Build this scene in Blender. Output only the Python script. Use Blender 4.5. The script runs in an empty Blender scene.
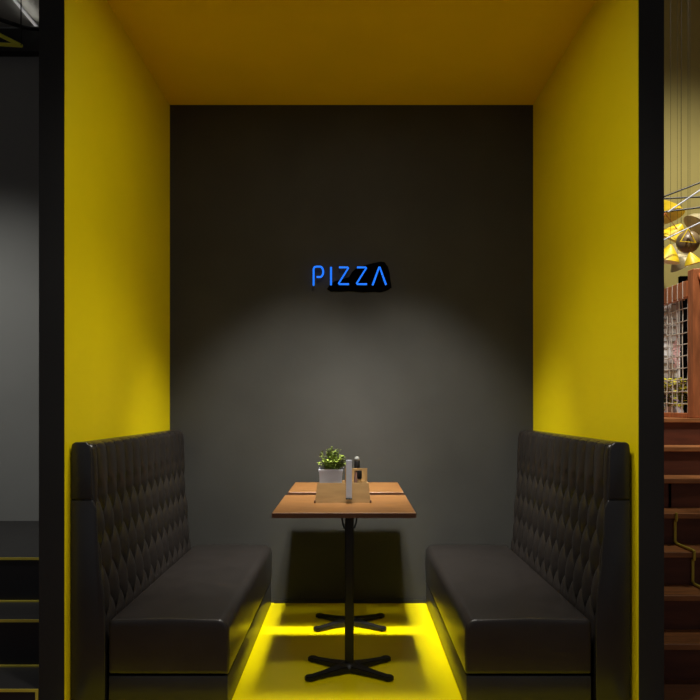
import bpy, bmesh, math, random
from mathutils import Vector, Matrix
random.seed(7)
scene = bpy.context.scene
C = scene.collection
PI = math.pi
R = math.radians

# ------------------------------------------------------------------ camera
F = 720.0; VX, VY, CH = 351.5, 406.0, 1.2
cam_d = bpy.data.cameras.new('camera'); cam = bpy.data.objects.new('camera', cam_d); C.objects.link(cam)
cam.location = (0, 0, CH); cam.rotation_euler = (R(90), 0, 0)
cam_d.sensor_width = 36; cam_d.lens = 36 * F / 700
cam_d.shift_y = (VY - 350) / 700; cam_d.shift_x = -(VX - 350) / 700
cam_d.clip_start = 0.02
scene.camera = cam
scene.view_settings.view_transform = 'Standard'
scene.view_settings.look = 'None'
scene.view_settings.gamma = 1
scene.view_settings.exposure = 0.0
scene.view_settings.use_curve_mapping = False

# ------------------------------------------------------------------ world and lights
w = bpy.data.worlds.new('world'); scene.world = w; w.use_nodes = True
w.node_tree.nodes['Background'].inputs[0].default_value = (0.9, 0.93, 1.0, 1)
w.node_tree.nodes['Background'].inputs[1].default_value = 0.15

def light(name, kind, loc, energy, color=(1, 1, 1), aim=None, **kw):
    d = bpy.data.lights.new(name, kind); d.energy = energy; d.color = color
    for k, v in kw.items(): setattr(d, k, v)
    o = bpy.data.objects.new(name, d); C.objects.link(o); o.location = loc
    if aim:
        o.rotation_euler = (Vector(aim) - Vector(loc)).to_track_quat('-Z', 'Y').to_euler()
    return o
# recessed downlight of the booth
light('booth_spot', 'SPOT', (0, 3.18, 3.0), 148, (1.0, 0.97, 0.88), aim=(0, 3.25, 0), spot_size=R(100), spot_blend=1.0, shadow_soft_size=0.22)
light('booth_wall_spot', 'SPOT', (-0.10, 3.23, 3.0), 330, (1.0, 0.98, 0.93), aim=(-0.46, 4.34, 0.05), spot_size=R(53), spot_blend=1.0, shadow_soft_size=0.06)
light('booth_wall_spot', 'SPOT', (0.10, 3.23, 3.0), 330, (1.0, 0.98, 0.93), aim=(0.46, 4.34, 0.05), spot_size=R(53), spot_blend=1.0, shadow_soft_size=0.06)
light('booth_glow', 'AREA', (0, 2.98, 3.0), 7, (1.0, 0.96, 0.86), aim=(0, 3.0, 0), shape='DISK', size=0.3)
# room downlight in front of the booth
light('room_spot', 'SPOT', (0, 1.75, 3.40), 95, (1.0, 0.96, 0.9), aim=(0, 2.4, 0), spot_size=R(110), spot_blend=1.0, shadow_soft_size=0.15)
# light over the left steps, then two unseen fills added on the stair side
light('left_spot', 'SPOT', (-2.3, 2.9, 3.3), 105, (1.0, 0.99, 0.95), aim=(-2.2, 4.36, -0.1), spot_size=R(80), spot_blend=1.0, shadow_soft_size=0.08)
light('net_fill', 'SPOT', (1.45, 3.20, 4.2), 320, (1.0, 0.94, 0.84), aim=(2.12, 4.8, 1.6), spot_size=R(46), spot_blend=0.8, shadow_soft_size=0.06)  # added fill without a fixture, brightens the balustrade and its net
light('ochre_wall_fill', 'SPOT', (2.9, 4.2, 4.6), 255, (1.0, 0.92, 0.78), aim=(2.4, 5.9, 1.0), spot_size=R(92), spot_blend=1.0, shadow_soft_size=0.2)  # added unseen spot that brightens the ochre wall behind the stair

# ------------------------------------------------------------------ materials
MATS = {}
def mat(name, col, rough=0.6, metal=0.0, noise=0.0, nscale=8, bump=0.0, bscale=60, spec=0.5, emit=None, estr=0, coat=0.0, stretch=(1,1,1)):
    m = bpy.data.materials.new(name); m.use_nodes = True
    nt = m.node_tree; b = nt.nodes['Principled BSDF']
    b.inputs['Roughness'].default_value = rough
    b.inputs['Metallic'].default_value = metal
    b.inputs['Specular IOR Level'].default_value = spec
    b.inputs['Coat Weight'].default_value = coat
    b.inputs['Coat Roughness'].default_value = 0.2
    tc = nt.nodes.new('ShaderNodeTexCoord'); mp = nt.nodes.new('ShaderNodeMapping')
    nt.links.new(tc.outputs['Object'], mp.inputs['Vector']); mp.inputs['Scale'].default_value = stretch
    n = nt.nodes.new('ShaderNodeTexNoise'); n.inputs['Scale'].default_value = nscale; n.inputs['Detail'].default_value = 5
    nt.links.new(mp.outputs[0], n.inputs['Vector'])
    r = nt.nodes.new('ShaderNodeValToRGB')
    k = noise
    r.color_ramp.elements[0].position = 0.3; r.color_ramp.elements[1].position = 0.7
    r.color_ramp.elements[0].color = tuple(c * (1 - k) for c in col) + (1,)
    r.color_ramp.elements[1].color = tuple(min(1, c * (1 + k)) for c in col) + (1,)
    nt.links.new(n.outputs['Fac'], r.inputs['Fac'])
    nt.links.new(r.outputs['Color'], b.inputs['Base Color'])
    if bump > 0:
        n2 = nt.nodes.new('ShaderNodeTexNoise'); n2.inputs['Scale'].default_value = bscale; n2.inputs['Detail'].default_value = 4
        nt.links.new(mp.outputs[0], n2.inputs['Vector'])
        bp = nt.nodes.new('ShaderNodeBump'); bp.inputs['Strength'].default_value = bump; bp.inputs['Distance'].default_value = 0.004
        nt.links.new(n2.outputs['Fac'], bp.inputs['Height']); nt.links.new(bp.outputs[0], b.inputs['Normal'])
    if emit:
        b.inputs['Emission Color'].default_value = emit + (1,); b.inputs['Emission Strength'].default_value = estr
    MATS[name] = m
    return m
M_YEL = mat('yellow_paint', (0.93, 0.75, 0.0), 0.5, noise=0.03, nscale=2, bump=0.05, spec=0.3)
M_YCEIL = mat('yellow_ceiling_paint', (0.96, 0.66, 0.0), 0.7, noise=0.03, nscale=2, spec=0.2)
M_YFLOOR = mat('yellow_gloss_floor', (0.93, 0.77, 0.0), 0.28, noise=0.03, nscale=3, spec=0.5)
M_GREY = mat('charcoal_plaster', (0.045, 0.0435, 0.038), 0.8, noise=0.10, nscale=3, bump=0.1, spec=0.2)
M_BLACK = mat('black_paint', (0.027, 0.026, 0.024), 0.6, noise=0.08, nscale=4, spec=0.3)
M_LGREY = mat('grey_wall_paint', (0.30, 0.30, 0.28), 0.8, noise=0.05, nscale=2, spec=0.2)
M_CEIL = mat('ceiling_paint', (0.42, 0.41, 0.36), 0.8, noise=0.04, spec=0.2)
M_LEATHER = mat('black_leather', (0.022, 0.018, 0.016), 0.32, noise=0.15, nscale=12, bump=0.12, bscale=180, spec=0.5)
M_LEATHER2 = mat('black_leather_panel', (0.018, 0.017, 0.018), 0.34, noise=0.12, nscale=10, bump=0.08, bscale=180)
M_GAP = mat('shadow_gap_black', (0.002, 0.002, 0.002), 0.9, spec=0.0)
M_DARKEDGE = mat('brown_edge', (0.10, 0.035, 0.01), 0.5)
M_WOOD = mat('oak_laminate', (0.225, 0.098, 0.025), 0.42, noise=0.22, nscale=7, stretch=(1, 9, 9), bump=0.03)
M_WEDGE = mat('brown_edge_band', (0.075, 0.024, 0.006), 0.6, noise=0.15, nscale=10)
M_CADDY = mat('light_plywood', (0.33, 0.20, 0.075), 0.55, noise=0.12, nscale=10, stretch=(1, 6, 6))
M_METAL = mat('black_powdercoat', (0.009, 0.008, 0.008), 0.45, noise=0.1, spec=0.3)
M_WHITE = mat('white_ceramic', (0.58, 0.60, 0.70), 0.4, noise=0.03)
M_CARD = mat('white_card', (0.50, 0.53, 0.60), 0.5, noise=0.05, nscale=40)
M_LEAF = mat('herb_leaf', (0.20, 0.27, 0.03), 0.5, noise=0.55, nscale=25)
M_SOIL = mat('soil', (0.03, 0.02, 0.012), 0.95, noise=0.5, nscale=60)
M_GLASS = mat('brown_glass', (0.16, 0.09, 0.07), 0.15, noise=0.1)
M_STEP = mat('dark_step_paint', (0.030, 0.028, 0.027), 0.5, noise=0.1, nscale=5)
M_RISER = mat('black_riser', (0.012, 0.011, 0.013), 0.5, noise=0.1, nscale=5)
M_YTRIM = mat('yellow_edge_trim', (0.80, 0.66, 0.08), 0.45, noise=0.04)
M_SWOOD = mat('stained_tread_wood', (0.46, 0.185, 0.06), 0.42, noise=0.3, nscale=5, stretch=(1, 8, 8), bump=0.04)
M_SRISER = mat('dark_riser_wood', (0.13, 0.040, 0.02), 0.55, noise=0.25, nscale=5, stretch=(1, 6, 6))
M_POST = mat('red_brown_wood', (0.50, 0.16, 0.055), 0.45, noise=0.3, nscale=6, stretch=(6, 6, 1))
M_ROPE = mat('pale_rope', (0.70, 0.66, 0.58), 0.8, noise=0.1, nscale=80)
M_BWALL = mat('ochre_wall_paint', (0.58, 0.50, 0.17), 0.8, noise=0.06, nscale=2)
M_BTILE = mat('white_screen', (0.85, 0.86, 0.88), 0.6, noise=0.05)
M_DARKFLOOR = mat('brown_floor_wood', (0.22, 0.09, 0.04), 0.4, noise=0.25, nscale=4, stretch=(1, 8, 1))
M_LYEL = mat('yellow_lamp_metal', (0.85, 0.60, 0.02), 0.4, noise=0.1, nscale=15)
M_CREAM = mat('cream_lamp_shade', (0.62, 0.54, 0.30), 0.5, noise=0.2, nscale=20)
M_BROWN = mat('brown_lamp_globe', (0.20, 0.14, 0.07), 0.35, noise=0.2, nscale=20)
M_FLY = mat('yellow_petal', (0.75, 0.68, 0.04), 0.6, noise=0.25, nscale=60)
M_FLP = mat('purple_petal', (0.30, 0.20, 0.34), 0.6, noise=0.3, nscale=60)
M_FLK = mat('pink_petal', (0.62, 0.38, 0.38), 0.6, noise=0.3, nscale=60)
M_NEON = mat('blue_neon', (0.02, 0.1, 0.6), 0.4, emit=(0.008, 0.19, 1.0), estr=1.0)
M_LED = mat('lit_diffuser', (0.8, 0.8, 0.8), 0.5, emit=(1.0, 0.98, 0.94), estr=0.28)
M_UP = mat('ceiling_fill_glow', (0.8, 0.8, 0.8), 0.5, emit=(1.0, 0.98, 0.94), estr=6.0)  # glow of the hidden strip added to brighten the left ceiling
M_LEDW = mat('lit_downlight', (0.8, 0.8, 0.8), 0.5, emit=(1.0, 0.97, 0.9), estr=6)

# ------------------------------------------------------------------ helpers
def at(px, py, Y): return Vector(((px - VX) / F * Y, Y, CH - (py - VY) / F * Y))
def obj(name, bm, m, parent=None, smooth=False, loc=None):
    bmesh.ops.recalc_face_normals(bm, faces=bm.faces)
    if parent is not None:                       # all geometry is given in world space
        bmesh.ops.translate(bm, verts=bm.verts, vec=-Vector(root_loc(parent)))
    me = bpy.data.meshes.new(name); bm.to_mesh(me); bm.free()
    for mm in (m if isinstance(m, (list, tuple)) else [m]): me.materials.append(mm)
    if smooth:
        for p in me.polygons: p.use_smooth = True
    o = bpy.data.objects.new(name, me); C.objects.link(o)
    if parent is not None: o.parent = parent
    if smooth:
        md = None
        me.set_sharp_from_angle(angle=R(40))
    return o
def root_loc(p):
    v = Vector((0, 0, 0))
    while p is not None:
        v += Vector(p.location); p = p.parent
    return v
def thing(name, label, cat, loc=(0, 0, 0), group=None):
    o = bpy.data.objects.new(name, None); C.objects.link(o); o.location = loc; o.empty_display_size = 0.05
    o['label'] = label; o['category'] = cat
    if group: o['group'] = group
    return o
def tag(o, label, cat, group=None, kind=None):
    o['label'] = label; o['category'] = cat
    if group: o['group'] = group
    if kind: o['kind'] = kind
    return o
def struct(name, bm, m, parent=None):
    o = obj(name, bm, m, parent); o['kind'] = 'structure'; return o
def box(x0, x1, y0, y1, z0, z1, bev=0.0, seg=3, bm=None):
    b = bmesh.new()
    bmesh.ops.create_cube(b, size=1, matrix=Matrix.Translation(((x0+x1)/2, (y0+y1)/2, (z0+z1)/2)) @ Matrix.Diagonal((abs(x1-x0), abs(y1-y0), abs(z1-z0), 1)))
    if bev > 0: bmesh.ops.bevel(b, geom=list(b.edges), offset=bev, segments=seg, affect='EDGES', profile=0.5, clamp_overlap=True)
    if bm is None: return b
    return merge(bm, b)
def merge(bm, b):
    me = bpy.data.meshes.new('t'); b.to_mesh(me); b.free(); bm.from_mesh(me); bpy.data.meshes.remove(me); return bm
def tube(pts, r, n=8, bm=None, closed=False):
    bm = bm if bm is not None else bmesh.new()
    pts = [Vector(p) for p in pts]; N = len(pts); rings = []
    ref = None
    for i, p in enumerate(pts):
        if closed: t = (pts[(i+1) % N] - pts[i-1]).normalized()
        elif i == 0: t = (pts[1] - p).normalized()
        elif i == N-1: t = (p - pts[i-1]).normalized()
        else: t = ((pts[i+1] - p).normalized() + (p - pts[i-1]).normalized()).normalized()
        if ref is None: ref = Vector((0, 0, 1)) if abs(t.z) < 0.8 else Vector((0, 1, 0))
        a = t.cross(ref).normalized(); b = a.cross(t).normalized(); ref = b
        rr = r[i] if isinstance(r, (list, tuple)) else r
        rings.append([bm.verts.new(p + (a*math.cos(2*PI*k/n) + b*math.sin(2*PI*k/n))*rr) for k in range(n)])
    for i in range(N if closed else N-1):
        A = rings[i]; B = rings[(i+1) % N]
        for k in range(n): bm.faces.new((A[k], A[(k+1) % n], B[(k+1) % n], B[k]))
    if not closed: bm.faces.new(rings[0]); bm.faces.new(rings[-1])
    return bm
def lathe(prof, c, n=24, bm=None):
    bm = bm if bm is not None else bmesh.new()
    c = Vector(c); rings = []
    for r, z in prof:
        rings.append([bm.verts.new(c + Vector((r*math.cos(2*PI*k/n), r*math.sin(2*PI*k/n), z))) for k in range(n)])
    for A, B in zip(rings, rings[1:]):
        for k in range(n): bm.faces.new((A[k], A[(k+1) % n], B[(k+1) % n], B[k]))
    bm.faces.new(rings[0]); bm.faces.new(rings[-1])
    return bm
def prism(poly, axis, a0, a1, bm=None):
    """poly: list of 2D points; axis 'y': (x,z) extruded in y; 'z': (x,y); 'x': (y,z)"""
    bm = bm if bm is not None else bmesh.new()
    def P(p, a):
        return {'y': (p[0], a, p[1]), 'z': (p[0], p[1], a), 'x': (a, p[0], p[1])}[axis]
    A = [bm.verts.new(P(p, a0)) for p in poly]; B = [bm.verts.new(P(p, a1)) for p in poly]
    n = len(poly)
    bm.faces.new(A); bm.faces.new(B)
    for i in range(n): bm.faces.new((A[i], A[(i+1) % n], B[(i+1) % n], B[i]))
    return bm

# ------------------------------------------------------------------ setting
YB, YF, HW, HC = 4.39, 2.78, 1.107, 3.035       # booth back wall, front edge, half width, ceiling
T = 0.10
struct('floor', box(-HW, HW, 2.60, YB, -0.05, 0), M_YFLOOR)
f2 = struct('floor', box(-4.2, 4.6, -1.6, 2.598, -0.05, -0.0005), M_DARKFLOOR)
struct('floor', box(HW + T + 0.001, 4.6, 2.60, 6.2, -0.05, 0.0), M_DARKFLOOR)
struct('floor', box(-4.2, -HW - T - 0.001, 2.60, 4.5, -0.05, 0.0), M_DARKFLOOR)
struct('wall_back', box(-HW - T, HW + T, YB, YB + 0.12, -0.05, HC + 0.2), M_GREY)
struct('wall_left', box(-HW - 0.002, -HW, YF, YB - 0.001, 0, HC), M_YEL)
struct('wall_right', box(HW, HW + 0.002, YF, YB - 0.001, 0, HC), M_YEL)
struct('ceiling', box(-HW - 0.002, HW + 0.002, YF, YB - 0.001, HC, HC + 0.03), M_YCEIL)
struct('trim_1', box(-HW - T, -HW - 0.0025, YF, YB - 0.001, 0, 3.5), M_BLACK)       # black cheek, left
struct('trim_2', box(HW + 0.0022, HW + T, YF, YB - 0.001, 0, 4.699), M_BLACK)         # black cheek, right
struct('trim_3', box(-HW - 0.002, HW + 0.002, YF, YF + 0.1, HC + 0.031, 3.5), M_BLACK)   # black fascia over the booth
struct('baseboard_back', box(-0.47, 0.47, YB - 0.012, YB - 0.001, 0.0005, 0.022), M_BLACK)
# room around
struct('wall_back', box(-4.2, -HW - T - 0.001, 4.37, 4.5, 0, 3.5), M_LGREY)
struct('wall_back', box(HW + T, 4.6, 6.0, 6.15, 0, 4.7), M_BWALL)
struct('wall_right', box(4.5, 4.6, -1.6, 5.999, 0, 4.7), M_BWALL)
struct('wall_left', box(-4.2, -4.1, -1.6, 4.37, 0, 3.5), M_BLACK)
struct('ceiling', box(-4.2, HW + T, -1.6, 6.15, 3.501, 3.55), M_CEIL)
struct('ceiling', box(HW + T + .001, 4.499, -1.6, 2.0, 3.501, 3.55), M_CEIL)
struct('ceiling', box(HW + T - .1, 4.6, 1.95, 6.15, 4.7, 4.75), M_CEIL)
# dark upper band on the left wall under the ceiling
struct('trim_4', box(-4.1, -HW - T - 0.002, 4.30, 4.369, 3.32, 3.455), M_BLACK)

# booth downlight, set in the ceiling just over the frame
dl = thing('ceiling_downlight', 'round recessed downlight in the yellow booth ceiling', 'ceiling light', (0, 3.19, HC))
obj('trim_ring', lathe([(0.030, 0), (0.030, -0.004), (0.050, -0.006), (0.055, 0.0)], (0, 3.19, HC), 32), M_METAL, dl, True)
obj('lens', lathe([(0.001, -0.001), (0.029, -0.001), (0.029, -0.0005)], (0, 3.19, HC), 24), M_LEDW, dl)

# ------------------------------------------------------------------ benches
SEAT_Z, BASE_Z = 0.360, 0.144
Y0, Y1 = 2.83, 4.375
def bench(s, label):
    cx = s * 0.78
    root = thing('booth_bench', label, 'bench', (cx, (Y0+Y1)/2, 0), 'booth benches facing across the tables')
    xi, xo = (0.484, 0.957) if s < 0 else (0.449, 0.945); sh = 0 if s < 0 else -0.008           # aisle edge, backrest edge
    X = lambda a: s * a
    # base plinth
    b = box(min(X(xi+.003), X(xo)), max(X(xi+.003), X(xo)), Y0+.004, Y1, 0.0, BASE_Z - 0.006, 0.006, 2)
    obj('seat_base', b, M_LEATHER2, root, True)
    g = box(min(X(xi+.015), X(xo-.005)), max(X(xi+.015), X(xo-.005)), Y0+.014, Y1-.005, BASE_Z - 0.0058, BASE_Z - 0.0002)
    obj('seam', g, M_GAP, root)
    # seat cushion: profile with a big round aisle corner
    prof = []
    def arc(cx_, cz_, r, a0, a1, n=8):
        for i in range(n+1):
            a = R(a0 + (a1-a0)*i/n); prof.append((cx_ + r*math.cos(a), cz_ + r*math.sin(a)))
    r1, r2, r3 = 0.045, 0.022, 0.008
    # in the frame where aisle side is at small x
    arc(xi + r3, BASE_Z + r3, r3, 270, 180, 3)
    prof.append((xi - 0.004, BASE_Z + 0.09))
    arc(xi + r1 - .002, SEAT_Z - r1, r1, 180, 90, 10)
    prof.append(((xi+xo)/2, SEAT_Z + 0.006))
    arc(xo - r2, SEAT_Z - r2, r2, 90, 0, 6)
    arc(xo - r3, BASE_Z + r3, r3, 0, -90, 3)
    cxm = (xi+xo)/2; czm = (BASE_Z+SEAT_Z)/2
    bm = bmesh.new(); rings = []
    stations = [(Y0, .013), (Y0+.0015, .007), (Y0+.004, .003), (Y0+.009, .0007), (Y0+.016, 0), (Y0+.4, 0), (Y0+.8, 0), (Y0+1.2, 0), (Y1-.03, 0), (Y1-.015, .004), (Y1-.005, .012), (Y1, .022)]
    for y, ins in stations:
        ring = []
        for (px, pz) in prof:
            sx = 1 - ins/((xo-xi)/2); sz = 1 - ins/((SEAT_Z-BASE_Z)/2)
            ring.append(bm.verts.new((X(cxm + (px-cxm)*sx), y, czm + (pz-czm)*sz)))
        rings.append(ring)
    n = len(prof)
    for A, B in zip(rings, rings[1:]):
        for k in range(n): bm.faces.new((A[k], A[(k+1) % n], B[(k+1) % n], B[k]))
    bm.faces.new(rings[0]); bm.faces.new(rings[-1])
    obj('seat_cushion', bm, M_LEATHER, root, True)
    # backrest with diamond tufting
    pv = [(0.966, 0.02), (0.966, 0.33), (0.970, 0.40), (0.986, 0.56), (1.000, 0.76), (1.008, 0.90), (1.013, 1.00), (1.018, 1.036), (1.030, 1.049), (1.050, 1.056), (1.084, 1.056), (1.096, 1.050), (1.102, 1.036), (1.1045, 0.9), (1.1045, 0.02)]
    # resample the profile finely on the inner face
    P = []
    for (a, b_) in zip(pv, pv[1:]):
        L = math.dist(a, b_); face = a[1] >= 0.33 and a[0] < 1.06
        m = max(1, int(L / (0.0065 if face else 0.2)))
        for i in range(m): P.append((a[0] + (b_[0]-a[0])*i/m, a[1] + (b_[1]-a[1])*i/m))
    P.append(pv[-1])
    rows = [0.46, 0.595, 0.73, 0.865]; dz = 0.135
    yb0, yb1 = Y0 + 0.012, Y1
    L = yb1 - yb0; NC = 26; pw = L / NC
    NU = 416
    bm = bmesh.new(); grid = []
    for i in range(NU+1):
        u = i / NU; y = yb0 + L*u
        e = min(y - yb0, yb1 - y); er = 0.030
        edge = 1 - math.sqrt(max(0, 1 - (1 - min(1, e/er))**2)) if e < er else 0
        ring = []
        for j, (px, pz) in enumerate(P):
            x, z = px, pz
            if pz >= 0.33 and px < 1.075:
                q = (pz - rows[0]) / dz
                uu = (y - yb0) / pw
                if pz <= rows[-1] + 1e-6:
                    a = (uu + q) / 2 ; b_ = (uu - q) / 2
                    h = (abs(math.sin(PI*a)) * abs(math.sin(PI*b_))) ** 0.45
                    # deeper towards the buttons
                else:
                    tq = (pz - rows[-1]) / (1.06 - rows[-1])
                    d = abs(math.sin(PI * (uu + 3) / 2))
                    h2 = d ** (0.9 - 0.5*min(1, tq/0.2))
                    h = min(h2, 1)
                    h = h * (1 - 0.35*tq) + 0.35*tq
                fade = min(1, max(0, (e)/0.03))
                amp = 0.032
                qr = min(3, max(0, round(q))); ur = round((uu - qr) / 2) * 2 + qr      # nearest button
                dimple = 0.012 * math.exp(-(((uu - ur)/0.35)**2 + ((q - qr)/0.22)**2))
                dd = (amp * (1 - h) + dimple) * (0.35 + 0.65*fade)
                if px < 1.03: x = px + dd
                else:
                    x = px; z = pz - dd * 0.45 * max(0, 1 - (px-1.03)/0.045)
            x = x + edge * 0.022 if px < 1.05 else x
            z = z - edge * 0.012 if pz > 1.0 else z
            ring.append(bm.verts.new((X(x + sh), y, z)))
        grid.append(ring)
    for A, B in zip(grid, grid[1:]):
        for k in range(len(P)-1): bm.faces.new((A[k], A[k+1], B[k+1], B[k]))
        bm.faces.new((A[-1], A[0], B[0], B[-1]))
    bm.faces.new(grid[0]); bm.faces.new(grid[-1])
    obj('backrest', bm, M_LEATHER, root, True)
    # end panels facing the room
    def panel(poly, name):
        b = prism([(X(p[0] + sh), p[1]) for p in poly], 'y', Y0 - 0.002, Y0 + 0.0119)
        bmesh.ops.recalc_face_normals(b, faces=b.faces)
        bmesh.ops.bevel(b, geom=list(b.edges), offset=0.005, segments=3, affect='EDGES', profile=0.5, clamp_overlap=True)
        obj(name, b, M_LEATHER2, root, True)
    panel([(1.103, 0.833), (1.019, 0.833), (1.022, 0.94), (1.024, 1.02), (1.030, 1.045), (1.044, 1.058), (1.087, 1.058), (1.099, 1.050), (1.103, 1.03)], 'end_panel')
    panel([(1.1045, 0.0), (0.968, 0.0), (0.968, 0.34), (0.975, 0.46), (0.992, 0.58), (1.000, 0.70), (1.004, 0.80), (1.017, 0.829), (1.1045, 0.829)], 'end_panel')
    return root
bench(-1, 'black leather booth bench with diamond-tufted back against the left yellow wall')
bench(1, 'black leather booth bench with diamond-tufted back against the right yellow wall')

# ------------------------------------------------------------------ tables
def table(label, x0, x1, ya, yb, cy, cxb):
    ztop = 0.75
    t = thing('pedestal_table', label, 'table', (cxb, cy, 0), 'square wooden pedestal tables in the booth')
    obj('tabletop', box(x0, x1, ya, yb, ztop - 0.0215, ztop, 0.0015, 1), M_WOOD, t)
    e = bmesh.new()
    for (a, b_, c, d) in ((x0-.0015, x1+.0015, ya-.0015, ya-.0001), (x0-.0015, x1+.0015, yb+.0001, yb+.0015), (x0-.0015, x0-.0001, ya, yb), (x1+.0001, x1+.0015, ya, yb)):
        box(a, b_, c, d, ztop - 0.0215, ztop - 0.001, bm=e)
    obj('edge_band', e, M_WEDGE, t)
    obj('column', box(cxb - 0.020, cxb + 0.020, cy - 0.020, cy + 0.020, 0.034, ztop - 0.030, 0.006, 3), M_METAL, t, True)
    # mounting spider under the top
    b = box(cxb-0.16, cxb+0.16, cy-0.018, cy+0.018, ztop-0.0295, ztop-0.0217, 0.001, 1)
    box(cxb-0.018, cxb+0.018, cy-0.16, cy+0.16, ztop-0.0300, ztop-0.0220, 0.001, 1, bm=b)
    obj('mounting_bracket', b, M_METAL, t)
    for s in (-1, 1):
        obj('strut', tube([(cxb + s*0.021, cy, ztop - 0.105), (cxb + s*0.029, cy, ztop-0.085), (cxb + s*0.040, cy, ztop - 0.03)], 0.004, 8), M_METAL, t, True)
    # four-toed foot: flat arms, swelling tips
    Rr = 0.215
    b = lathe([(0.030, 0.010), (0.042, 0.012), (0.045, 0.022), (0.036, 0.036), (0.022, 0.042)], (cxb, cy, 0), 28)
    obj('hub', b, M_METAL, t, True)
    for sx in (-1, 1):
        for sy in (-1, 1):
            dx, dy = sx*0.180, sy*0.125
            d = Vector((dx, dy, 0)); Ld = d.length; d.normalize(); nrm = Vector((-d.y, d.x, 0))
            prof = [(0.0, 0.036), (0.05, 0.030), (0.12, 0.022), (Ld-0.03, 0.020), (Ld-0.01, 0.023)]
            tip = [(Ld-0.01 + 0.023*math.sin(R(a)), 0.023*math.cos(R(a))) for a in range(15, 90, 15)]
            half = prof + tip
            pts = [(cxb + d.x*l + nrm.x*w_, cy + d.y*l + nrm.y*w_) for l, w_ in half] + [(cxb + d.x*l - nrm.x*w_, cy + d.y*l - nrm.y*w_) for l, w_ in reversed(half)]
            b = prism(pts, 'z', 0.006, 0.026)
            bmesh.ops.recalc_face_normals(b, faces=b.faces)
            # arms rise to the hub
            for v in b.verts:
                l = ((v.co.x-cxb)**2 + (v.co.y-cy)**2)**0.5
                if v.co.z > 0.02: v.co.z = 0.022 + 0.014*max(0, 1 - l/0.16)
            bmesh.ops.bevel(b, geom=[e_ for e_ in b.edges if all(v.co.z > 0.02 for v in e_.verts)], offset=0.004, segments=2, affect='EDGES', clamp_overlap=True)
            a = obj('foot_arm', b, M_METAL, t, True)
            lp = (cxb + d.x*(Ld-0.012), cy + d.y*(Ld-0.012), 0)
            obj('foot_glide', lathe([(0.012, 0.0), (0.014, 0.001), (0.014, 0.0062)], lp, 12), M_METAL, a)
    return t
table('wooden pedestal table nearest the booth opening, carrying the condiment caddy', -0.3345, 0.271, 3.03, 3.640, 3.265, -0.010)
table('wooden pedestal table against the charcoal back wall, behind the caddy table', -0.331, 0.271, 3.752, 4.250, 3.960, -0.008)

# ------------------------------------------------------------------ caddy and contents on table 1
cd = thing('condiment_caddy', 'light plywood condiment caddy standing on the front table', 'caddy', (-0.04, 3.46, 0.75))
ZT = 0.7505
fx0, fx1 = at(315, 500, 3.35).x, at(370.5, 500, 3.35).x
zf = at(0, 483, 3.36).z
pan = [(3.345, ZT), (3.351, ZT), (3.363, zf), (3.357, zf)]
b = bmesh.new()
A = [b.verts.new(v) for v in ((fx0, 3.342, ZT), (fx1, 3.342, ZT), (fx1-0.008, 3.356, zf), (fx0+0.010, 3.356, zf))]
B = [b.verts.new(v) for v in ((fx0, 3.349, ZT), (fx1, 3.349, ZT), (fx1-0.008, 3.363, zf), (fx0+0.010, 3.363, zf))]
b.faces.new(A); b.faces.new(B)
for i in range(4): b.faces.new((A[i], A[(i+1) % 4], B[(i+1) % 4], B[i]))
obj('front_panel', b, M_CADDY, cd)
obj('bottom_panel', box(fx0+.012, fx1-.010, 3.365, 3.628, ZT, ZT+0.006), M_CADDY, cd)
for xx in (fx0+.012, fx1-.016):
    b = prism([(3.365, ZT+.006), (3.622, ZT+.006), (3.622, ZT+.075), (3.365, zf-.004)], 'x', xx, xx+0.006)
    obj('side_panel', b, M_CADDY, cd)
obj('back_panel', box(fx0+.012, fx1-.010, 3.622, 3.628, ZT+.0062, ZT+0.075), M_CADDY, cd)
# tall back board behind the window, right half
obj('back_board', box(at(345, 0, 3.62).x, fx1-.010, 3.6285, 3.6335, ZT+.0062, at(0, 469.5, 3.63).z), M_CADDY, cd)
# upright frame with a window, right half
ux0, ux1 = at(345, 0, 3.50).x, at(367.2, 0, 3.50).x
zt = at(0, 468.2, 3.50).z
b = box(ux0, ux1, 3.497, 3.503, zt-0.012, zt)
box(ux0, ux0+.012, 3.497, 3.503, ZT+.0062, zt-0.0121, bm=b); box(ux1-.010, ux1, 3.497, 3.503, ZT+.0062, zt-0.0121, bm=b)
box(ux0+.0121, ux1-.0101, 3.497, 3.503, ZT+.0062, 0.812, bm=b)
obj('divider_frame', b, M_CADDY, cd)
for xx in (fx0-0.004, fx1-0.004):
    obj('corner_foot', box(xx, xx+.008, 3.332, 3.3415, ZT-.0003, ZT+.012, 0.001, 1), M_WEDGE, cd)

# herb pot
pc = Vector((at(331, 0, 3.475).x, 3.475, 0)); hw, hd = 0.056, 0.050
zpt = at(0, 469.3, 3.43).z; zb = ZT + 0.0065
pt = thing('potted_herb', 'bushy green herb in a square white pot in the caddy', 'potted plant', (pc.x, pc.y, zb))
b = bmesh.new()
def sq(h, k, z): return [b.verts.new((pc.x + sx*h*k, pc.y + sy*hd*k, z)) for sx, sy in ((-1,-1),(1,-1),(1,1),(-1,1))]
rr = [sq(hw, .86, zb), sq(hw, 1, zpt-.010), sq(hw, 1.04, zpt-.010), sq(hw, 1.04, zpt), sq(hw, .92, zpt), sq(hw, .90, zpt-.02)]
for A, B in zip(rr, rr[1:]):
    for k in range(4): b.faces.new((A[k], A[(k+1)%4], B[(k+1)%4], B[k]))
b.faces.new(rr[0]); b.faces.new(rr[-1])
obj('pot', b, M_WHITE, pt)
obj('soil', box(pc.x-hw*.88, pc.x+hw*.88, pc.y-hd*.88, pc.y+hd*.88, zpt-.0198, zpt-.006), M_SOIL, pt)
b = bmesh.new(); bs = bmesh.new()
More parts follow.
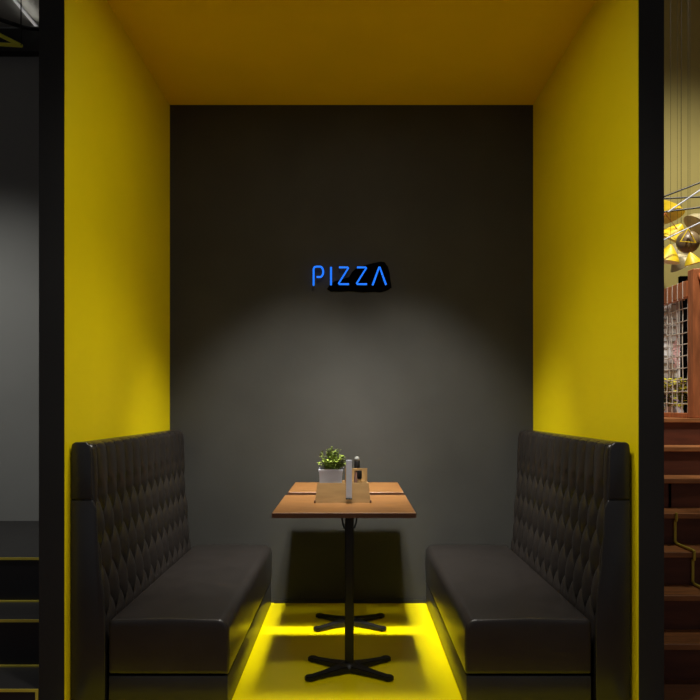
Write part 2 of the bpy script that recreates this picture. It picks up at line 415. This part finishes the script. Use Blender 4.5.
def leaf(bm, p, d, up, L, W, bend=0.25):
    d = d.normalized(); s = d.cross(up).normalized(); n = s.cross(d).normalized()
    rows_ = [(0, .05), (.25, .75), (.55, 1), (.8, .7), (1, .05)]
    vs = []
    for t, ww in rows_:
        c = p + d*L*t - n*(bend*L*t*t)
        vs.append([bm.verts.new(c - s*W*ww/2 + n*0.12*W*ww), bm.verts.new(c), bm.verts.new(c + s*W*ww/2 + n*0.12*W*ww)])
    for A, B in zip(vs, vs[1:]):
        for k in range(2): bm.faces.new((A[k], A[k+1], B[k+1], B[k]))
for i in range(70):
    ang = random.uniform(0, 2*PI); rad = random.uniform(0, 1)**.6
    base = Vector((pc.x + hw*.7*rad*math.cos(ang), pc.y + hd*.7*rad*math.sin(ang), zpt-.008))
    H = random.uniform(.04, .118) * (1.08 - .52*rad)
    lean = Vector(((math.cos(ang)*rad*.042 + .004), math.sin(ang)*rad*.030, 0))
    pts = [base + lean*t*t + Vector((0, 0, H*t)) for t in (0, .35, .7, 1)]
    tube(pts, .0011, 5, bm=bs)
    for t in (.25, .45, .6, .75, .9, 1):
        p = base + lean*t*t + Vector((0, 0, H*t))
        for s in range(3):
            a2 = random.uniform(0, 2*PI)
            d = Vector((math.cos(a2), math.sin(a2), random.uniform(.0, .9)))
            leaf(b, p, d, Vector((0, 0, 1)) if abs(d.z) < .95 else Vector((0, 1, 0)), random.uniform(.010, .018), random.uniform(.007, .011))
obj('foliage', b, M_LEAF, pt, True); obj('stem', bs, M_LEAF, pt, True)

# shakers
def shaker(px, ytop, Y, label, r, tall_z, capfrac, body_m):
    x = at(px, 0, Y).x; z0 = ZT + .0064; zt_ = at(0, ytop, Y).z; H = zt_ - z0
    t = thing('pepper_shaker' if 'pepper' in label else 'salt_shaker', label, 'shaker', (x, Y, z0))
    zc = H * (1 - capfrac)
    obj('body', lathe([(r*.85, 0), (r, .004), (r, zc*.72), (r*.82, zc*.9), (r*.80, zc)], (x, Y, z0), 20), body_m, t, True)
    zk = H - (.022 if 'pepper' in label else .003)
    obj('cap', lathe([(r*.84, zc+.0002), (r*.92, zc+.004), (r*.92, zk-.004), (r*.80, zk)], (x, Y, z0), 20), M_METAL, t, True)
    if 'pepper' in label:
        obj('knob', lathe([(r*.55, zk+.0002), (r*.75, zk+.005), (r*.8, zk+.012), (r*.6, H-.002), (r*.2, H)], (x, Y, z0), 20), M_LGREY, t, True)
shaker(357, 456.5, 3.575, 'tall brown glass pepper shaker with black cap standing behind the caddy divider', 0.0155, 0, .38, M_GLASS)
shaker(359.5, 470, 3.440, 'small pale salt shaker with black cap in front of the caddy divider', 0.0125, 0, .30, M_CADDY)

# menu card standing at the front of the caddy, seen edge on
mx0, mx1 = at(345.8, 0, 3.335).x, at(352.2, 0, 3.335).x
mz1 = at(0, 460, 3.325).z; mz0 = at(0, 498.5, 3.325).z
mh = thing('menu_holder', 'narrow white upright menu holder clipped to the front of the caddy', 'menu holder', ((mx0+mx1)/2, 3.33, mz0))
obj('card', box(mx0+.001, mx1-.001, 3.322, 3.332, mz0+.003, mz1, 0.002, 2), M_CARD, mh)
obj('base_clip', box(mx0, mx1, 3.318, 3.3405, mz0-.004, mz0+.0028, 0.001, 1), M_METAL, mh)

# ------------------------------------------------------------------ neon sign
YS = YB - 0.030
ns = thing('neon_sign', 'blue neon PIZZA sign glowing on the charcoal back wall', 'neon sign', tuple(at(350, 276, YS)))
# dark irregular patch behind the last letters
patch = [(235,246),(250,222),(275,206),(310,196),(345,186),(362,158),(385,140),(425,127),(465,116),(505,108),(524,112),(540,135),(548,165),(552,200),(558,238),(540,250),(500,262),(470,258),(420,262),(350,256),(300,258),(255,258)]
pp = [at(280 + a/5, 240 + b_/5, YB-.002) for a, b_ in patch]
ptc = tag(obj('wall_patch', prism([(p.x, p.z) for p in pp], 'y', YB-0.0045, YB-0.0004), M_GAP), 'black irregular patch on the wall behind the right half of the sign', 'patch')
def px5(a, b_): return at(280 + a/5, 240 + b_/5, YS)
def letter(pts, extra=None):
    bm = tube([px5(*p) for p in pts], 0.0060, 10)
    if extra: tube([px5(*p) for p in extra], 0.0060, 10, bm=bm)
    o = obj('letter', bm, M_NEON, ns, True)
    # stand-off pins to the wall
    for p in (pts[0], pts[-1]):
        q = px5(*p); obj('standoff', tube([q + Vector((0, .007, 0)), (q.x, YB-.0055, q.z)], 0.002, 6), M_METAL, o)
bowl = [(168, 228), (168, 145), (172, 136), (182, 133), (196, 133)] + [(200 + 16*math.sin(R(a)), 159 - 26*math.cos(R(a))) for a in range(0, 181, 20)] + [(183, 185)]
letter(bowl)
letter([(255, 135), (255, 226)])
letter([(295, 137), (338, 137), (341, 141), (294, 216), (297, 221), (345, 221)])
letter([(385, 137), (428, 137), (431, 141), (384, 216), (387, 221), (435, 221)])
letter([(463, 226), (495, 137), (499, 137), (530, 224)])

# ------------------------------------------------------------------ left: black steps with yellow edges
sx0, sx1 = -3.6, -1.2115
lv = [(3.31, 0.503, 'top'), (3.03, 0.301, 'mid'), (2.785, 0.105, 'low')]
st = thing('stepped_platform', 'black stepped platform with thin yellow edge lines left of the booth', 'steps', (-2.4, 3.6, 0))
ends = [4.368, 3.309, 3.029]; bots = [0, 0, 0]
for (yf, z, nm), ye in zip(lv, ends):
    obj('step', box(sx0, sx1, yf, ye, 0.0, z - 0.012), M_RISER, st)
    obj('tread', box(sx0, sx1, yf, ye, z - 0.0118, z, 0), M_STEP, st)
    e = box(sx0, sx1 + .001, yf - 0.004, yf - 0.0002, z - 0.010, z + 0.001)
    if nm == 'low':
        box(sx1-0.010, sx1 + .001, yf - 0.0045, yf - 0.0005, 0.0, z - 0.0102, bm=e)
    obj('edge_strip', e, M_YTRIM, st)
for yf, z in ((3.31, 0.301), (3.03, 0.105)):
    obj('edge_strip', box(sx0, sx1, yf - 0.012, yf - 0.0045, z + 0.0002, z + 0.008), M_YTRIM, st)
obj('edge_strip', box(sx1 + .0002, sx1 + .0035, 2.79, 3.02, 0.096, 0.1055), M_YTRIM, st)

# left: linear lamp, duct and yellow tube frame under the ceiling
ll = thing('linear_ceiling_lamp', 'thin white linear lamp under the ceiling left of the booth', 'ceiling lamp', (-1.865, 3.3, 3.50))
obj('housing', box(-1.874, -1.856, 2.3, 4.29, 3.448, 3.455, 0.002, 1), M_BTILE, ll)
obj('diffuser', box(-1.8725, -1.8575, 2.32, 4.28, 3.440, 3.4478, 0.002, 1), M_LED, ll)
obj('hidden_fill_strip', box(-1.869, -1.861, 2.32, 4.28, 3.4551, 3.4556), M_UP, ll)  # added glowing strip, hidden by the housing, brightens the ceiling above
for yy in (2.5, 3.9): obj('ceiling_bracket', box(-1.870, -1.860, yy, yy+.02, 3.4592, 3.4997), M_METAL, ll)
cb = [at(-20, 17, 4.0), at(0, 19.5, 4.0), at(12, 23.5, 4.0), at(22, 27, 4.1), at(30, 28.5, 4.2), at(42, 29, 4.25)]
tag(obj('black_cable', tube(cb, 0.012, 8), M_METAL, None, True), 'black cable sagging under the ceiling above the left steps', 'cable')
M_TUBE = mat('lime_yellow_tube', (0.90, 0.88, 0.06), 0.6)
yf_ = thing('yellow_tube_frame', 'yellow triangular tube frame hanging under the ceiling at upper left', 'hanging frame', tuple(at(21, 45, 3.5)))
pA, pB, pC_ = at(21, 45.5, 3.5), at(-55, 8, 3.3), at(-60, 41, 3.9)
obj('tube_frame', tube([pA, (pA+pB)/2, pB, (pB+pC_)/2, pC_, (pC_+pA)/2], 0.0095, 8, closed=True), M_TUBE, yf_, True)
for k in (pA, pB, pC_):
    obj('hanger', tube([k, (k.x, k.y, 3.4995)], 0.003, 6), M_METAL, yf_, True)

# ------------------------------------------------------------------ right: wooden stair
rr_, tt, ys0 = 0.161, 0.193, 3.14
X0, X1 = HW + T + 0.003, 3.4
stair = thing('wooden_staircase', 'dark red-brown wooden staircase rising to the right of the booth', 'staircase', (2.3, 3.14, 0))
for n in range(7):
    z = 0.161 * (n+1); yf = ys0 + n*tt
    ye = ys0 + (n+1)*tt if n < 6 else 5.99
    obj('riser', box(X0, X1, yf + 0.016, yf + 0.030, 0.161*n + 0.0005, z - 0.0262), M_SRISER, stair)
    obj('tread', box(X0, X1, yf, ye + (0.0155 if n < 6 else 0), z - 0.026, z, 0.003, 2), M_SWOOD, stair)
for n, px in ((4, 671),):
    yf = ys0 + n*tt
    x = at(px, 0, yf).x
    obj('riser_joint', box(x-.006, x+.006, yf + 0.010, yf + 0.0158, 0.161*n + 0.001, 0.161*(n+1) - 0.0265), M_GAP, stair)
# yellow cord that follows the steps
cx = 1.675
pts = []
for n in range(3, -1, -1):
    z = 0.161*(n+1); yf = ys0 + n*tt
    pts += [(cx, yf + tt + .0075, z + .0082), (cx, yf - .0082, z + .0082), (cx, yf - .0082, z - .033), (cx, yf + .0080, z - .040)]
pts = pts[1:]
pts += [(cx, ys0 + .008, .0085), (cx, 2.9, .0085)]
P2 = []
for a, b_ in zip(pts, pts[1:]):
    a, b_ = Vector(a), Vector(b_)
    P2 += [a + (b_-a)*0.08, a + (b_-a)*0.92]
tag(obj('yellow_cord', tube(P2, 0.0075, 8), M_YTRIM, None, True), 'thin yellow cord running down over the wooden stair treads', 'cord')

# ------------------------------------------------------------------ balustrade with rope net
ZL = 0.161*7
bal = thing('net_balustrade', 'red-brown wooden balustrade with pale rope net on the stair landing', 'balustrade', (2.06, 4.6, ZL))
bx = 2.06; yn, yfar = 4.39, 5.00
zr1 = at(0, 280.7, yn).z; zr0 = at(0, 297, yn).z
obj('top_rail', box(bx-.02, bx+.02, yn, yfar, zr0, zr1, 0.003, 1), M_POST, bal)
obj('bottom_rail', box(bx-.02, bx+.02, yn+.001, yfar, ZL+.0005, ZL+.03, 0.003, 1), M_POST, bal)
obj('post', box(bx-.012, bx+.085, 4.315, 4.389, ZL+.0005, zr1+.06, 0.004, 1), M_POST, bal)
obj('post', box(bx-.03, bx+.03, yfar+.0005, yfar+.06, ZL+.0005, zr1+.02, 0.004, 1), M_POST, bal)
b = bmesh.new()
y = yn + 0.02; i = 0
while y < yfar - .02:
    random.seed(i); pts = []
    for k in range(9):
        z = zr0 + (ZL + .03 - zr0)*k/8
        pts.append((bx + random.uniform(-.003, .003), y + random.uniform(-.006, .006), z))
    tube(pts, 0.0032, 5, bm=b); y += 0.072; i += 1
z = ZL + .09
while z < zr0 - .02:
    pts = [(bx + random.uniform(-.003, .003), yn + 0.001 + (yfar - yn - .002)*k/8, z + random.uniform(-.004, .004)) for k in range(9)]
    tube(pts, 0.0032, 5, bm=b); z += 0.073
# lashings round the rail
y = yn + 0.04
while y < yfar - .02:
    tube([(bx-.0225, y, zr0-.004), (bx-.0225, y, zr1+.0025), (bx+.0225, y, zr1+.0025), (bx+.0225, y, zr0-.004)], 0.0022, 5, bm=b, closed=True); y += 0.036*2
obj('rope_net', b, M_ROPE, bal, True)
hr = tube([(bx+.035, 4.314, zr1+.02), (bx+.045, 3.2, zr1+.02-.93)], 0.022, 10)
obj('handrail', hr, M_POST, bal, True)

# white screen and flowers behind the net
sc_ = thing('folding_screen', 'white slatted screen on the landing behind the rope net', 'screen', (2.35, 5.4, ZL))
Ysc = 5.4
xs0, xs1 = at(640, 0, Ysc).x, at(678.5, 0, Ysc).x
zs1 = at(0, 290, Ysc).z
obj('screen_panel', box(xs0, xs1, Ysc, Ysc+.02, ZL+.0005, zs1), M_BTILE, sc_)
for k in range(5):
    xx = xs0 + (xs1 - xs0)*k/4
    obj('screen_stile', box(xx-.006, xx+.006, Ysc-.012, Ysc-.0005, ZL+.0005, zs1+.01), M_BTILE, sc_)
z = ZL + .06; b = bmesh.new()
while z < zs1:
    box(xs0+.007, xs1-.007, Ysc-.006, Ysc-.0005, z, z+.006, bm=b); z += .055
o = obj('screen_rail', b, M_LGREY, sc_)
tag(obj('dark_doorway_sheet', box(at(680.5, 0, 5.6).x, at(720, 0, 5.6).x, 5.6, 5.64, ZL+.0005, at(0, 276, 5.6).z), M_GAP), 'black panel standing in for the dark doorway right of the white screen', 'panel')  # black sheet put in for the darkness of a doorway

def bouquet(cx_, Y, label, seed):
    random.seed(seed)
    fx = at(cx_, 0, Y).x
    t = thing('flower_vase', label, 'flowers', (fx, Y, ZL), 'vases of flowers behind the net')
    obj('vase', lathe([(0.025, 0.0005), (0.035, .01), (0.04, .03), (0.030, .06), (0.033, .07)], (fx, Y, ZL), 18), M_WHITE, t, True)
    groups = {M_FLY: bmesh.new(), M_FLP: bmesh.new(), M_FLK: bmesh.new()}
    sb = bmesh.new(); lb = bmesh.new()
    for i in range(60):
        a = random.uniform(0, 2*PI); r = random.uniform(0, .08); h = random.uniform(.05, .27)
        p = Vector((fx + r*math.cos(a), Y + r*math.sin(a)*.7, ZL + h))
        m = M_FLP if .10 < h < .16 and random.random() < .7 else (M_FLK if random.random() < .16 else M_FLY)
        for k in range(7):
            aa = 2*PI*k/7
            leaf(groups[m], p, Vector((math.cos(aa), math.sin(aa)*.6 - .3, random.uniform(.1, .6))), Vector((0, -.3, 1)), .024, .018)
        tube([(fx, Y, ZL+.06), p], .0012, 4, bm=sb)
        d = Vector((math.cos(a), math.sin(a), .6)); leaf(lb, Vector((fx + r*.5*math.cos(a), Y + r*.3*math.sin(a), ZL + .05 + h*.4)), d, Vector((0, 0, 1)), .04, .014)
    for m, b in groups.items(): obj('blossoms', b, m, t)
    obj('stem', sb, M_LEAF, t); obj('foliage', lb, M_LEAF, t)
bouquet(667, 5.12, 'white vase of yellow and purple flowers left behind the rope net', 3)
bouquet(678, 5.29, 'white vase of yellow and pink flowers right behind the rope net', 5)
# pink hanging decoration
b = bmesh.new(); random.seed(9)
for i in range(16):
    p = at(676.5 + random.uniform(-2, 2), 342 + i*1.6, 5.36)
    for k in range(5):
        aa = 2*PI*k/5; leaf(b, p, Vector((math.cos(aa), -.3, math.sin(aa))), Vector((0, -1, .2)), .02, .012)
tube([at(676.5, 295, 5.36), at(676.5, 366, 5.36)], .0025, 5, bm=b)
tag(obj('flower_garland', b, M_FLK), 'pink flower garland hanging on the white screen', 'garland')

# ------------------------------------------------------------------ yellow lamp cluster over the landing
def cone_lamp(px, py, Y, r, h, m, tilt, label):
    c = at(px, py, Y)
    t = thing('pendant_lamp', label, 'pendant lamp', tuple(c), 'pendant lamps clustered over the landing')
    b = lathe([(r, 0), (r*.78, h*.4), (r*.35, h*.85), (r*.16, h), (r*.12, h*1.05), (r*.1, h*1.04), (r*.30, h*.8), (r*.74, h*.38), (r*.96, .002)], (0, 0, 0), 20)
    b.faces.ensure_lookup_table()
    bmesh.ops.rotate(b, verts=b.verts, cent=(0, 0, 0), matrix=Matrix.Rotation(R(tilt[0]), 3, 'X') @ Matrix.Rotation(R(tilt[1]), 3, 'Y'))
    bmesh.ops.translate(b, verts=b.verts, vec=c)
    obj('lamp_shade', b, m, t, True)
    ax = Matrix.Rotation(R(tilt[0]), 3, 'X') @ Matrix.Rotation(R(tilt[1]), 3, 'Y') @ Vector((0, 0, h*1.03))
    top = c + ax
    obj('cord', tube([top, (top.x, top.y, 4.6995)], 0.0009, 5), M_METAL, t, True)
    return c
cone_lamp(672, 240, 4.9, .10, .11, M_LYEL, (20, 25), 'yellow metal pendant lamp, leftmost and lowest of the cluster over the landing')
cone_lamp(668, 217, 5.3, .12, .13, M_LYEL, (-15, -10), 'yellow metal pendant lamp behind the cream one, close to the booth edge')
cone_lamp(683, 266, 5.1, .09, .09, M_CREAM, (10, -30), 'cream pendant lamp hanging below the brown globe')
cone_lamp(697, 226, 5.2, .11, .10, M_CREAM, (0, 40), 'cream tilted pendant lamp at the right edge above the brown globe')
cone_lamp(667, 262, 4.8, .08, .11, M_LYEL, (5, 10), 'deep yellow pendant lamp just above the net balustrade')
cone_lamp(675, 256, 5.75, .11, .11, M_CREAM, (10, 20), 'small cream pendant lamp furthest back, above the net balustrade')
cone_lamp(693, 264, 4.45, .05, .07, M_LYEL, (0, -15), 'small yellow pendant lamp under the brown globe beside the wooden post')
# brown globe with triangular yellow rim
c = at(688, 242, 4.6); rg = .072
t = thing('globe_lamp', 'round brown globe lamp with triangular yellow frame', 'pendant lamp', tuple(c))
b = bmesh.new(); bmesh.ops.create_uvsphere(b, u_segments=24, v_segments=16, radius=rg, matrix=Matrix.Translation(c)); obj('globe', b, M_BROWN, t, True)
tri = [at(680.5, 241.5, 4.5), at(688, 229, 4.5), at(695.5, 242.5, 4.5)]
obj('yellow_frame', tube(tri, .006, 6, closed=True), M_LYEL, t)
obj('cord', tube([c + Vector((0, 0, rg)), (c.x, c.y, 4.6995)], .0012, 5), M_METAL, t)
# wire rods crossing the cluster
rods = [(((655, 200, 4.9), (720, 175, 4.9)), M_METAL, 'dark thin rod, uppermost of those crossing above the pendant lamps', 'steel_rod'),
        (((655, 199, 5.0), (720, 196, 5.0)), M_METAL, 'dark thin rod running nearly level just below the uppermost rod', 'steel_rod'),
        (((655, 213, 4.8), (720, 205, 4.8)), M_METAL, 'dark thin rod, lowest of those crossing above the pendant lamps', 'steel_rod'),
        (((668, 212, 4.7), (712, 182, 4.7)), M_CARD, 'white rod slanting steeply above the pendant lamps', 'white_rod'),
        (((655, 244, 4.65), (712, 217, 4.65)), M_CARD, 'white rod slanting through the pendant lamps left of the globe', 'white_rod')]
for (a, b_), m, lab, nm in rods:
    tag(obj(nm, tube([at(*a), at(*b_)], .006 if m is M_METAL else .0055, 6), m, None, True), lab, 'rod')
tri = [at(665, 213, 4.75), at(677, 229, 4.75), at(658, 229, 4.75)]
tag(obj('brown_triangle_frame', tube(tri, .006, 6, closed=True), M_POST), 'brown thin triangular frame among the pendant lamps', 'frame')
